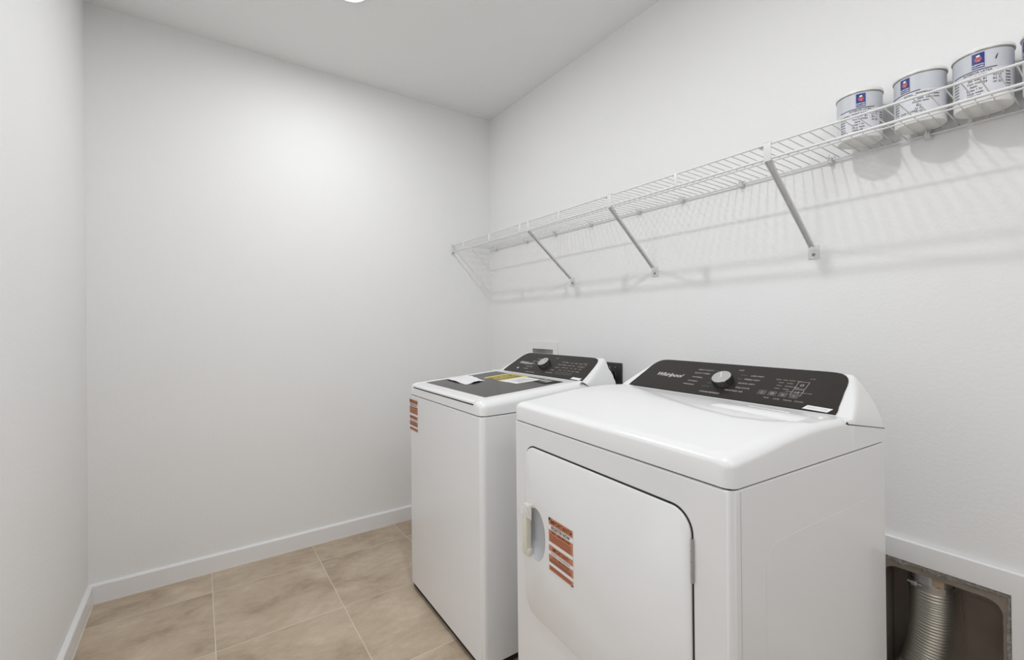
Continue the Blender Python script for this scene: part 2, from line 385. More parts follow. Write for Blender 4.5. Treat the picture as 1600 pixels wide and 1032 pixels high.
def fascia(root, K, pts_l, rtop, parent):
    w = K.w
    L = [(o, t) for o, t in pts_l]
    out = [(o, t*K.L) for o, t in L]+[(w-o, t*K.L) for o, t in L[::-1]]
    bm = bmesh.new(); n = len(out)
    def mp(a, b, h): return K.at(a, b/K.L, h)
    rings = []
    cx, cy = w/2, .5*K.L
    for ins, h in ((0, -.004), (0, .0012), (.0015, .0022)):
        rings.append([bm.verts.new(mp(a+(ins if a < cx else -ins), b+(ins if b < cy else -ins), h)) for a, b in out])
    for a, b in zip(rings, rings[1:]):
        for k in range(n): bm.faces.new((a[k], a[(k+1) % n], b[(k+1) % n], b[k]))
    bm.faces.new(rings[-1]); bm.faces.new(rings[0][::-1])
    return bobj('control_panel', bm, M['panel'], parent)
def knob(root, K, u, t, parent, ang):
    n = K.n; zq = n.to_track_quat('Z', 'Y').to_matrix().to_4x4()
    base = K.at(u, t, .002)
    kn = lathe('knob', [(0, 0), (.0325, 0), (.0325, .003), (.0308, .006), (.0308, .0185), (.0298, .0205), (.0285, .0212)], M['knobside'], parent, n=64, loc=base, rot=zq)
    lathe('knob_face', [(.029, .0208), (.0285, .0222), (.026, .0228), (0, .0228)], M['silver'], kn, n=64, loc=base, rot=zq)
    ik = Ink()
    def seg(a, r0, r1, wd):
        c, s_ = math.cos(a), math.sin(a); ik.poly([(c*r0-s_*wd, s_*r0+c*wd), (c*r0+s_*wd, s_*r0-c*wd), (c*r1+s_*wd, s_*r1-c*wd), (c*r1-s_*wd, s_*r1+c*wd)])
    seg(ang, -.006, .0255, .0011); seg(ang+2.2, .002, .013, .0006)
    # local knob plane: a along image right (-u), b up the slope
    up = Vector((K.vt-K.vb, 0, K.zt-K.zb)).normalized()
    ik.build('pointer', lambda a, b: base+n*.0232+Vector((0, -1, 0))*a+up*b, M['line'], kn)
    bm = bmesh.new()
    for k in range(40):
        a = 2*PI*k/40; c = base+(Vector((0, 1, 0))*math.cos(a)+up*math.sin(a))*.0308
        add_tube(bm, [c+n*.006, c+n*.018], .0008, 5)
    bobj('grip_ribs', bm, M['knobside'], kn)
def foot_set(root, pts):
    for (x, y) in pts:
        lathe('foot', [(0, 0), (.016, 0), (.018, .006), (.018, .012), (.008, .016), (.008, .045), (0, .045)], M['rubber'], root, n=16, loc=(x, y, 0))

def sticker(root, parent, uc0, uc1, z0, z1, v):
    """orange registration sticker on a front panel; image-left is +u"""
    hgt = z1-z0; wd = uc1-uc0
    mp = lambda dv: (lambda a, b: (v-dv, uc1-a*wd, z1-b*hgt))
    ib = Ink(); ib.bar(-.02, -.01, 1.02, 1.01); st = ib.build('sticker', mp(.0004), M['white'], parent)
    io = Ink()
    for a, b in ((0, .13), (.225, .455), (.52, .63), (.70, .845), (.905, 1.0)): io.bar(0, a, 1, b)
    io.build('sticker_band', mp(.0008), M['orange'], st)
    k = Ink(); t = lambda s, size, y, sx=1, x=.5, bold=0: k.text(s, size, x, -y, sx=sx, bold=bold)
    flip = lambda dv: (lambda a, b: (v-dv, uc1-a*wd, z1+b*hgt))
    asp = hgt/wd
    ki = Ink()
    ki.text('IMPORTANT!', .105, .5, -.068, sx=asp, bold=.001); ki.text('CALL 1-866-698-2538', .062, .5, -.262, sx=asp, bold=.001)
    for y in (.315, .35, .385, .42): ki.bar(.05, -y, .93, -y-.010)
    ki.text('IMPORTANT!', .085, .5, -.577, sx=asp, bold=.001); ki.text('CALL 1-866-698-2538', .055, .5, -.735, sx=asp, bold=.0005)
    for y in (.775, .80, .825, .925, .955): ki.bar(.05, -y, .93, -y-.009)
    tag(ki.build('sticker_print', flip(.0012), M['ink'], st), kind='stuff')
    kb = Ink(); kb.text('REGISTER NOW', .092, .5, -.178, sx=asp*.85, bold=.001); kb.text('PROTECT YOUR INVESTMENT', .05, .5, -.665, sx=asp*.85)
    kb.poly([(0, 0), (.12, 0), (0, -.07)]); kb.poly([(.9, -1), (1, -1), (1, -.965)]); kb.bar(.9, -.05, .96, -.085)
    tag(kb.build('sticker_heading', flip(.0014), M['black'], st), kind='stuff')

def cabinet(root, w, d, z0, z1, r=.018):
    """steel cabinet with rounded vertical front corners"""
    out = []
    for i in range(9):
        a = PI+PI/2*i/8; out.append((r+r*math.cos(a), r+r*math.sin(a)))
    out += [(d, 0), (d, w)]
    for i in range(9):
        a = PI/2+PI/2*i/8; out.append((r+r*math.cos(a), w-r+r*math.sin(a)))
    bm = bmesh.new(); rings = []
    for z, s in ((z0, .003), (z0+.003, 0), (z1-.003, 0), (z1, .003)):
        rings.append([bm.verts.new((min(max(x, s), d-s), min(max(y, s), w-s), z)) for x, y in out])
    n = len(out)
    for a, b in zip(rings, rings[1:]):
        for k in range(n): bm.faces.new((a[k], a[(k+1) % n], b[(k+1) % n], b[k]))
    bm.faces.new(rings[0][::-1]); bm.faces.new(rings[-1])
    bmesh.ops.remove_doubles(bm, verts=bm.verts, dist=1e-6)
    return bobj('cabinet', bm, M['enamel'], root, smooth=True, autos=25)

# ================================================================ DRYER
DW, DD = .7613, .643
dr = empty('clothes_dryer', (.79256, .4465, 0), -math.radians(3.7))
tag(dr, 'white front-loading clothes dryer with a large square door and charcoal control panel', 'dryer', 'laundry machines')
cab = cabinet(dr, DW, DD-.004, .03, .9435)
box('base_shade', (.02, .02, .018), (DD-.02, DW-.02, .034), M['gap'], dr)  # dark block paints the shade under the cabinet
foot_set(dr, [(.05, .05), (.05, DW-.05), (DD-.05, .05), (DD-.05, DW-.05)])
bm = bmesh.new(); add_box(bm, (.010, .010, .9425), (DD-.006, DW-.010, .951)); bobj('top_seam_shade', bm, M['gap'], dr)  # dark core paints the shade inside the lid seam
# side seam of wrapped front panel
for uu in (-.0004, DW-.0004):
    box('panel_seam', (.0245, uu, .04), (.0257, uu+.0008, .94), M['pocket'], dr)
# faint stamped relief on the side panel facing the opening
def stamp(root, u, sgn, d, zt):
    o = rrect(d-.17, zt-.22, .05, 8, (d)/2+.02, zt/2-.01)
    prism('side_panel', o, lambda a, b, h: (a, u-sgn*h, b), .0005, M['enamel'], root, bev=.0005).data.shade_flat()
stamp(dr, 0.0, 1, DD, .94)
# lid
def dl_ledge(v):
    if v < .45: return 1.028-(1.028-1.011)*max(0, (v-.42)/.03)
    return lerp(1.011, .978, (v-.45)/(.643-.45))
def dl_P(v): return .9995+.0305*sstep(-.08, .33, v)-.004*sstep(.38, .48, v)
RC = .022
def lidmap(u, v, w, R=RC):
    e = R-math.sqrt(max(0, R*R-(R-v)**2)) if v < R else 0
    return w/2+(u-w/2)*(w/2-e)/(w/2), e
def roll(e, r, h):
    return 0 if e >= r else h*(1-math.sqrt(max(0, 1-(1-e/r)**2)))
def interp(x, P):
    for (a, fa), (b, fb) in zip(P, P[1:]):
        if x <= b: return fa+(fb-fa)*max(0, (x-a)/(b-a))
    return P[-1][1]
def dl_f(u, v):
    uu, e0 = lidmap(u, v, DW); e = min(uu, DW-uu)-e0; ef = v
    z = dl_P(v)-math.hypot(roll(max(e, 0), .036, .020), roll(ef, .028, .016))
    arc = interp(uu, ((0, .33), (.023, .316), (.09, .262), (.162, .246), (.28, .268), (.414, .317), (.55, .385), (.68, .462), (.77, .50)))
    ins = sstep(arc, arc+.012, v)*sstep(.012, .03, e)
    z -= .0028*ins
    vfr = .4725-.037*math.exp(-(e/.018)**2)
    if v > vfr: z = min(z, dl_ledge(v)-.0005)
    return Vector((v, uu, z))
def dl_s(u, v):
    uu, e0 = lidmap(u, v, DW); return Vector((v, uu, .9468))
vs = front_spaced(.42, .05, 12, 34)+[.425+.0035*i for i in range(0, 16)]+[.49, .53, .57, .61, DD]
lid = grid('top_lid', spaced(DW, .06, 16, 40), vs, dl_f, M['enamel2'], dr, dl_s, autos=50)
KD = Console(DW, .480, 1.024, .615, 1.108)
build_console(dr, KD, DW, DD, dl_ledge, .4725)
for uu in (-.0003, DW+.0003):
    bm = bmesh.new()
    pts = [(.438, 1.0205), (.45, 1.0115), (DD-.001, .9785)]
    for (a, za), (b, zb) in zip(pts, pts[1:]):
        bm.faces.new([bm.verts.new((a, uu, za-.0009)), bm.verts.new((b, uu, zb-.0009)), bm.verts.new((b, uu, zb+.0009)), bm.verts.new((a, uu, za+.0009))])
    bobj('console_seam', bm, M['gap'], dr)
FO = [(.040, .0), (.0405, .1), (.044, .2), (.048, .4), (.052, .56), (.055, .74), (.058, .84), (.063, .92), (.071, .985), (.082, 1.03), (.097, 1.052), (.12, 1.06)]
cp = fascia(dr, KD, FO, .03, dr)
knob(dr, KD, .378, .46, cp, math.radians(118))
def P2(K, h): return lambda a, b: K.at(K.w-a, b/K.L, h)      # a = distance from image-left end, b up the slope
LD = KD.L; q = Ink(); W = DW
def lab(ik, s, u, t, size=.0078, **k): ik.text(s, size, W-u, t*KD.L, **k)
lab(q, 'Whirlpool', .592, .50, .026, shear=.35, bold=.0006)
q.build('logo', P2(KD, .0026), M['print'], cp)
q = Ink()
for s, u, t in (('HEAVY DUTY', .470, .78), ('BULKY ITEMS', .473, .66), ('NORMAL', .478, .52), ('TOWELS', .484, .385), ('WRINKLE', .488, .27),
                ('STEAM REFRESH', .395, .10), ('SANITIZE AIR', .325, .235), ('DELICATE', .306, .345), ('QUICK DRY', .305, .48), ('TIMED DRY', .298, .61), ('LESS DRY', .290, .73), ('OFF', .352, .87)):
    lab(q, s, u, t, .0084, sx=1.15, bold=.00012)
for i, s in enumerate(('TEMP', 'TIME', 'DAMP', 'DRY')): lab(q, s, .225-.019*i, .70, .0062)
for i in range(3):
    lab(q, 'HIGH', .212, .62-.085*i, .006); lab(q, 'MORE', .188, .62-.085*i, .006)
for i, s in enumerate(('TEMP', 'LEVEL', 'SIGNAL', 'STATIC')): lab(q, s, .222-.029*i, .165, .007)
lab(q, 'WRINKLE', .170, .53, .0055); lab(q, 'CONTROL', .172, .40, .0055); lab(q, 'HOLD 3 SEC', .132, .40, .0055); lab(q, 'LOCK', .140, .80, .005)
x0, y0 = W-.157, .55*LD; q.frame(x0-.012, y0-.008, x0+.016, y0+.024, .0012); q.frame(x0-.012, y0-.038, x0+.016, y0-.011, .0012)
q.text('O', .013, x0+.002, y0+.008, bold=.0003); q.text('>ll', .012, x0+.002, y0-.0245, bold=.0002)
for a, r0, r1 in ((0, .04, .075), (.35, .04, .07), (-.35, .04, .07)): pass
for (ua, ub, t) in ((.435, .42, .78), (.430, .415, .66), (.432, .418, .52), (.43, .415, .385), (.44, .41, .27), (.342, .322, .73), (.342, .33, .61)):
    q.bar(W-ua, t*LD-.0003, W-ub, t*LD+.0003)
tag(q.build('cycle_markings', P2(KD, .0026), M['printdim'], cp), kind='stuff')
for i in range(4):
    b = Ink(); cx0 = W-(.243-.029*i); b.bar(cx0-.0115, .235*LD, cx0+.0115, .36*LD); o = b.build('button', P2(KD, .0027), M['button'], cp)
    b = Ink(); b.text('|Oxi'[i], .012, cx0, .295*LD); b.build('button_icon', P2(KD, .003), M['print'], o)
b = Ink(); b.poly([(W-.118, .022*LD), (W-.058, .005*LD), (W-.05, .10*LD), (W-.11, .118*LD)]); o = b.build('badge', P2(KD, .0028), M['white'], cp)
b = Ink(); b.text('ENERGY STAR', .0075, W-.084, .06*LD, rot=-.03); b.build('badge_print', P2(KD, .0031), M['printdim'], o)
# lint screen cover set flush in the deck
def deck(u, v, h=0): return Vector((v, u, dl_P(v)-.0028+h))
out = [(.286, .338), (.279, .422), (.050, .396), (.041, .306)]
bm = bmesh.new(); o2 = []
def rc(pts, r, n=4):
    res = []; N = len(pts)
    for i in range(N):
        p0, p, p1 = Vector(pts[i-1]), Vector(pts[i]), Vector(pts[(i+1) % N]); a = p+(p0-p).normalized()*r; c = p+(p1-p).normalized()*r
        for k in range(n+1):
            t = k/n; res.append(tuple(a*(1-t)**2+p*2*t*(1-t)+c*t*t))
    return res
prism('lint_cover', rc(out, .012), lambda a, b, h: deck(a, b, h-.001), .0024, M['enamel2'], dr, bev=.0010)
lc = bpy.data.objects['lint_cover']
ik = Ink(); ik.poly([(.220, .411), (.106, .400), (.098, .383), (.205, .396)]); o = ik.build('lint_grip', lambda a, b: deck(a, b, .0017), M['line'], lc); tag(o, 'bright recessed finger grip')
lathe('lid_plug', [(0, 0), (.006, 0), (.005, .0015), (0, .002)], M['line'], dr, n=16, loc=deck(.036, .400, .0))
# door
prism('door_gap_shade', rrect(.6085, .5125, [.05, .05, .05, .05], 10, .3872, .6262), lambda a, b, h: (-h, a, b), .0008, M['gap'], dr)  # dark sheet paints the shade around the door edge
door = prism('door', rrect(.6035, .507, [.047]*4, 10, .3885, .6242), lambda a, b, h: (.010-h, a, b), .0150, M['enamel'], dr, bev=.0035)
door.data.set_sharp_from_angle(angle=math.radians(18))
cut = bpy.data.objects.new('cut', bpy.data.meshes.new('cut')); C.objects.link(cut); cut.parent = dr
bm = bmesh.new(); bmesh.ops.create_uvsphere(bm, u_segments=40, v_segments=24, radius=1)
bmesh.ops.transform(bm, matrix=Matrix.Translation((-.006, .632, .622)) @ Matrix.Diagonal((.022, .050, .078, 1)), verts=bm.verts); bm.to_mesh(cut.data); bm.free()
boolean(door, cut); boolean(cab, cut); boolean(bpy.data.objects['door_gap_shade'], cut)
bpy.data.objects.remove(cut)
bm = bmesh.new(); bmesh.ops.create_uvsphere(bm, u_segments=40, v_segments=24, radius=1)
bmesh.ops.transform(bm, matrix=Matrix.Translation((-.006, .632, .622)) @ Matrix.Diagonal((.0216, .0497, .0777, 1)), verts=bm.verts)
bmesh.ops.bisect_plane(bm, geom=bm.verts[:]+bm.edges[:]+bm.faces[:], plane_co=(-.0048, 0, 0), plane_no=(-1, 0, 0), clear_outer=True)
bobj('handle_pocket', bm, M['pocket'], door, smooth=True)
hb = box('door_handle', (-.026, .655, .556), (-.004, .676, .694), M['beige'], door, bev=.005, seg=3); tag(hb, 'cream vertical pull handle')
for zc, dz in ((.690, .014), (.560, .012)):
    box('handle_mount', (-.022, .651, zc-dz), (-.003, .682, zc+dz), M['beige'], hb, bev=.005)
random.seed(3)
bm = bmesh.new(); n = 9
P = [[bm.verts.new((-.030+.012*(j/n)**1.5+random.uniform(-.0012, .0012), .682-.047*j/n, .712-.030*i/4-(.018*j/n)*(i/4)+random.uniform(-.001, .001))) for j in range(n+1)] for i in range(5)]
for i in range(4):
    for j in range(n): bm.faces.new((P[i][j], P[i][j+1], P[i+1][j+1], P[i+1][j]))
tp = bobj('tape', bm, M['tape'], hb); tag(tp, 'clear crinkled shipping tape')
sticker(dr, door, .455, .564, .549, .699, -.0050)
for zc in (.784, .455):
    hg = box('hinge', (-.0055, .0815, zc-.043), (.002, .0855, zc+.043), M['steel'], dr, bev=.0012)
    for k in range(4):
        tube('hinge_knuckle', [(-.0055, .0835, zc-.043+.022*k), (-.0055, .0835, zc-.043+.022*k+.0195)], .0024, M['steel'], hg, n=12)

# ================================================================ WASHER
WW, WD = .693, .675
wa_ = empty('washing_machine', (.8215, 1.379, 0), -math.radians(.92))
tag(wa_, 'white top-loading washing machine with papers on its dark glass lid', 'washing machine', 'laundry machines')
cabw = cabinet(wa_, WW, WD-.012, .03, .9222, .022)
box('base_shade', (.012, .012, .004), (WD-.03, WW-.012, .032), M['gap'], wa_)  # dark block in place of the shade at the floor
foot_set(wa_, [(.05, .05), (.05, WW-.05), (WD-.07, .05), (WD-.07, WW-.05)])
bm = bmesh.new(); add_box(bm, (.012, .012, .921), (WD-.016, WW-.012, .929)); bobj('top_seam_shade', bm, M['gap'], wa_)  # dark strip painted as the shade between cabinet and deck
sticker(wa_, cabw, .586, .683, .757, .902, 0.0)
def wl_P(v): return .9735+.0325*(min(v, .5)/.5)+.002*sstep(.2, .5, v)
def w_ledge(v):
    if v < .527: return 1.008-(.024)*max(0, (v-.49)/.037)
    return lerp(.984, .975, (v-.527)/.15)
def wt_f(u, v):
    uu, e0 = lidmap(u, v, WW, .026); e = min(uu, WW-uu)-e0; e = max(e, 0)
    rim = wl_P(v)+.0035*math.exp(-((e-.035)/.018)**2)
    z = rim-math.hypot(roll(e, .034, .026), roll(v, .03, .014))
    inner = sstep(.050, .056, min(uu, WW-uu))
    if v < .492: z = lerp(z, min(z, .9575+max(0, v-.06)*.05), inner)
    vfr = .508-.02*math.exp(-(e/.02)**2)
    if v > vfr: z = min(z, w_ledge(v)-.0005)
    return Vector((v, uu, z))
def wt_s(u, v):
    uu, e0 = lidmap(u, v, WW, .026); return Vector((v, uu, .9256))
us = [.05*(i/14)**1.5 for i in range(15)]+[.0515, .053, .0545, .056, .058]+[.07+(WW-.14)*i/16 for i in range(17)]
us = us+[WW-x for x in (.058, .056, .0545, .053, .0515)]+[WW-.05*(i/14)**1.5 for i in range(14, -1, -1)]
vs = [.05*(i/12)**1.5 for i in range(12)]+[.05+.44*i/20 for i in range(21)]+[.492+.003*i for i in range(1, 14)]+[.56, .6, .64, WD-.008]
grid('top_deck', us, vs, wt_f, M['enamel2'], wa_, wt_s, autos=50)
# lid sits in the deck, a dark box paints the gap's shade below its front lip
box('lid_gap_shade', (.004, .054, .955), (.06, WW-.054, .9635), M['gap'], wa_)
la, lb, lc0, lc1 = .0, .4925, .0545, WW-.0545
def ld_f(a, v):
    u = lc0+a; e = min(a, lc1-lc0-a); ef = min(v-la, lb-v)
    z = wl_P(v)+.0012-math.hypot(roll(e, .004, .002), roll(ef, .012, .0075))
    return Vector((v, u, z))
L_ = lc1-lc0
lidw = grid('lid', [0, .0008, .002, .004, .006, .02]+[.02+(L_-.04)*i/10 for i in range(1, 11)]+[L_-.006, L_-.004, L_-.002, L_-.0008, L_],
            [la+x for x in (0, .0006, .002, .004, .007, .01, .014)]+[.03+.44*i/14 for i in range(15)]+[lb-.006, lb-.002, lb], ld_f, M['enamel2'], wa_,
            lambda a, v: Vector((v, lc0+a, wl_P(v)-.0105)), autos=50)
gl = prism('glass_panel', rc([(.077, .062), (.077, .452), (.632, .456), (.632, .062)], .008), lambda u, v, h: Vector((v, u, wl_P(v)+.0012+h-.001)), .0016, M['glass'], lidw)
# subdivide-free bend is fine: wl_P is close to planar over the glass
KW = Console(WW, .515, 1.006, .65, 1.092)
build_console(wa_, KW, WW, WD+.012, w_ledge, .508, shoulder=(.667, 1.052))
FOW = [(.040, .0), (.040, .1), (.042, .25), (.046, .4), (.050, .56), (.055, .72), (.060, .84), (.066, .92), (.074, .98), (.086, 1.02), (.10, 1.04), (.12, 1.048)]
cw = fascia(wa_, KW, FOW, .03, wa_)
knob(wa_, KW, .375, .50, cw, math.radians(115))
W = WW; LW = KW.L
def labw(ik, s, u, t, size=.008, **k): ik.text(s, size, W-u, t*LW, **k)
q = Ink(); labw(q, 'Whirlpool', .535, .50, .026, shear=.35, bold=.0006); q.build('logo', P2(KW, .0026), M['print'], cw)
q = Ink()
for s, u, t in (('NORMAL', .455, .75), ('HEAVY DUTY', .462, .62), ('BULKY', .466, .48), ('DEEP WASH', .475, .34), ('WHITES', .485, .22), ('CLEAN WASHER', .425, .08),
                ('DRAIN SPIN', .29, .17), ('RINSE', .285, .30), ('QUICK', .27, .44), ('DELICATES', .26, .58), ('COLORS', .255, .71), ('OFF', .335, .86)):
    labw(q, s, u, t, .0086, sx=1.15, bold=.00012)
for r in range(4):
    for i in range(5): labw(q, ('HOT', 'COLD', 'WARM', 'MAX', 'TAP')[(i+r) % 5], .232-.029*i, .70-.12*r, .0075, bold=.0001)
q.frame(W-.135, .55*LW, W-.103, .73*LW, .0012)
for i in range(4): q.frame(W-.245+.029*i, .17*LW, W-.226+.029*i, .255*LW, .0008)
tag(q.build('cycle_markings', P2(KW, .0026), M['printdim'], cw), kind='stuff')
b = Ink(); b.poly([(W-.115, .03*LW), (W-.055, .015*LW), (W-.05, .10*LW), (W-.108, .115*LW)]); b.build('badge', P2(KW, .0028), M['white'], cw)
b = Ink(); b.poly([(W-.553+.009*math.cos(a*PI/8), .21*LW+.006*math.sin(a*PI/8)) for a in range(16)]); b.build('badge', P2(KW, .0028), M['print'], cw)

# papers on the washer lid (local coords of washer)
mw = Matrix.Translation(wa_.location) @ Matrix.Rotation(-math.radians(.92), 4, 'Z')
def paper(name, corners, mt, label, cat, bumps=.0, seed=1, n=10, thick=.0006, z=.0022):
    rn = random.Random(seed); bm = bmesh.new(); P = []
    for i in range(n+1):
        row = []
        for j in range(n+1):
            s, t = i/n, j/n
            a = Vector(corners[0])*(1-s)*(1-t)+Vector(corners[1])*s*(1-t)+Vector(corners[2])*s*t+Vector(corners[3])*(1-s)*t
            hh = bumps*(math.sin(7*s+seed)*math.cos(5*t+2*seed)*.5+.5)*rn.uniform(.5, 1)
            row.append(bm.verts.new(mw @ Vector((a.y, a.x, wl_P(a.y)+z+hh))))
        P.append(row)
    for i in range(n):
        for j in range(n): bm.faces.new((P[i][j], P[i+1][j], P[i+1][j+1], P[i][j+1]))
    o = bobj(name, bm, mt); md = o.modifiers.new('s', 'SOLIDIFY'); md.thickness = thick; md.offset = 1
    return tag(o, label, cat)
def onlid(h): return lambda a, b: mw @ Vector((b, a, wl_P(b)+h))
sh = paper('paper_sheet', [(.628, .165), (.618, .275), (.415, .262), (.395, .150)], M['white'], 'crumpled white sheet on the front half of the washer lid', 'paper', bumps=.008, seed=4, n=12)
ey = paper('energy_guide', [(.498, .288), (.502, .446), (.338, .446), (.362, .283)], M['yellow'], 'yellow framed energy sheet on the washer lid', 'paper', z=.0018)
ik = Ink(); ik.poly([(.474, .302), (.480, .434), (.357, .434), (.373, .298)]); f1 = ik.build('print_field', onlid(.0028), M['olive'], ey)
ik = Ink(); ik.text('ENERGY', .034, 0, .012, bold=.0008); ik.text('GUIDE', .034, 0, -.022, bold=.0008)
for yy in (-.045, -.052, .04, .046): ik.bar(-.05, yy, .05, yy+.002)
ik.build('lettering', lambda a, b: mw @ Vector((.366+a*.92, .422-b, wl_P(.366+a*.92)+.0031)), M['yellow'], ey)
wp = paper('paper_sheet', [(.358, .283), (.334, .446), (.204, .442), (.222, .289)], M['white'], 'flat white leaflet beside the yellow sheet on the washer lid', 'paper', z=.0018)
ik = Ink()
for k in range(7): ik.bar(-.045+.003*(k % 3), .03-.009*k, .04-.012*(k % 2), .032-.009*k)
ik.text('Use & Care', .02, 0, .045)
ik.build('lettering', lambda a, b: mw @ Vector((.375+a, .285-b, wl_P(.375+a)+.0027)), M['printdim'], wp)
ik = Ink(); ik.poly([(.325, .432), (.210, .430), (.211, .441), (.324, .444)]); ik.build('print_field', onlid(.0027), M['button'], wp)
bk = paper('booklet', [(.203, .383), (.113, .374), (.092, .444), (.198, .447)], M['booklet'], 'small dark booklet on the rear right of the washer lid', 'booklet', thick=.002, z=.0018)
ik = Ink(); ik.bar(.125, .395, .15, .43); ik.bar(.16, .40, .185, .435); ik.build('print_field', onlid(.0042), M['printdim'], bk)

# ================================================================ WIRE SHELF
SX, ZT, ZL, ZB_ = 1.4415, 1.7978, 1.7530, 1.7942
BX = WR-.009; YE0, YE1 = -.35, YB-.012
ws = empty('wire_shelf', (BX, 1.2, ZB_)); tag(ws, 'long white vinyl-coated wire shelf on the right wall above the machines', 'shelf')
inv = Matrix.Translation(-Vector(ws.location))
def on(o, parent_loc):
    if o.parent.type == 'EMPTY': o.matrix_parent_inverse = Matrix.Translation(-Vector(parent_loc))
    return o
for nm, xx, zz, r in (('front_rail', SX, ZT, .0032), ('front_rail', SX, ZL, .0038), ('middle_rail', 1.590, 1.7938, .0026), ('back_rail', BX-.002, ZB_-.003, .0032)):
    on(tube(nm, [(xx, YE0, zz), (xx, YE1, zz)], r, M['wire'], ws, n=12), ws.location)
bm = bmesh.new(); add_tube(bm, [(0, 0, 0), (BX-SX, 0, ZB_-ZT)], .00155, 8); wme = bpy.data.meshes.new('deck_wire'); bm.to_mesh(wme); bm.free(); wme.materials.append(M['wire']); wme.shade_smooth()
y = YE1-.012; k = 0
while y > YE0:
    o = bpy.data.objects.new('deck_wire', wme); C.objects.link(o); o.parent = ws; o.location = Vector((SX, y, ZT+.0028))-Vector(ws.location); y -= .0288; k += 1
for y in (2.617, 2.299, 1.984, 1.662, 1.010, .036, -.29):
    on(box('lip_tie', (SX-.0062, y-.0065, ZL-.003), (SX-.0022, y+.0065, ZT+.002), M['wire'], ws, bev=.0015), ws.location)
# end caps on the far wall
ec = box('end_bracket', (SX-.006, YB-.016, ZL-.012), (SX+.008, YB-.0005, ZT+.008), M['bracket'], ws, bev=.002); on(ec, ws.location)
on(box('screw', (SX-.004, YB-.020, ZL-.008), (SX+.004, YB-.015, ZL+.0), M['screw'], ec), ws.location)
on(box('screw', (SX-.003, YB-.019, ZT-.002), (SX+.004, YB-.015, ZT+.004), M['screw'], ec), ws.location)
# wall clips
cm = bmesh.new(); add_box(cm, (-.016, -.006, -.012), (.0085, .006, .006), .002, 2); add_tube(cm, [(-.016, 0, -.004), (-.02, 0, .010), (-.012, 0, .016)], .002, 6); add_box(cm, (.006, -.009, -.016), (.0086, .009, .014), .001, 1)
cme = bpy.data.meshes.new('wall_clip'); cm.to_mesh(cme); cm.free(); cme.materials.append(M['bracket'])
for y in (2.701, 2.336, 2.056, 1.758, 1.434, 1.196, .932, .629, .383, .10, -.2):
    o = bpy.data.objects.new('wall_clip', cme); C.objects.link(o); o.parent = ws; o.location = Vector((BX, y, ZB_-.002))-Vector(ws.location)
# diagonal support braces
for yt, yw, pos in ((1.909, 1.915, 'farthest'), (1.334, 1.349, 'middle'), (.686, .687, 'nearest')):
    b = empty('shelf_brace', (WR, yw, 1.485)); tag(b, '%s of the three white diagonal braces under the wire shelf' % pos, 'brace', 'braces under the wire shelf')
    bl = b.location
    A, B_ = Vector((SX+.004, yt, ZL-.004)), Vector((WR-.012, yw, 1.512)); d_ = (B_-A).normalized(); sy = Vector((0, 1, 0)); nn = d_.cross(sy).normalized()
    bm = bmesh.new()
    def chan(P0, P1, w0, w1, h):
        vs_ = []
        for P_, ww in ((P0, w0), (P1, w1)):
            for (a, c) in ((-1, 0), (-1, 1), (-.72, 1), (-.72, .25), (.72, .25), (.72, 1), (1, 1), (1, 0)): vs_.append(bm.verts.new(P_+sy*a*ww/2-nn*c*h))
        for k_ in range(8): bm.faces.new((vs_[k_], vs_[(k_+1) % 8], vs_[8+(k_+1) % 8], vs_[8+k_]))
        bm.faces.new(vs_[:8][::-1]); bm.faces.new(vs_[8:])
    chan(A, A.lerp(B_, .12), .022, .018, .008); chan(A.lerp(B_, .12), B_, .018, .017, .008)
    on(bobj('strut', bm, M['bracket'], b), bl)
    # head that hooks over both front rails
    on(box('hook_plate', (SX-.006, yt-.011, ZL-.008), (SX-.0035, yt+.011, ZT+.006), M['bracket'], b, bev=.001), bl)
    on(box('hook_plate', (SX-.006, yt-.009, ZT+.0035), (SX+.010, yt+.009, ZT+.0065), M['bracket'], b, bev=.001), bl)
    on(tube('hook_pin', [(SX+.004, yt+.012, ZT-.006), (SX+.006, yt+.026, ZT-.004)], .0035, M['bracket'], b, n=8), bl)
    pl = on(box('wall_plate', (WR-.0035, yw-.0165, 1.469), (WR-.0002, yw+.0165, 1.5165), M['bracket'], b, bev=.001), bl)
    on(lathe('screw', [(0, 0), (.0055, 0), (.0045, .0028), (0, .0035)], M['screw'], pl, n=14, loc=(WR-.0035, yw, 1.484), rot=Matrix.Rotation(-PI/2, 4, 'Y')), bl)

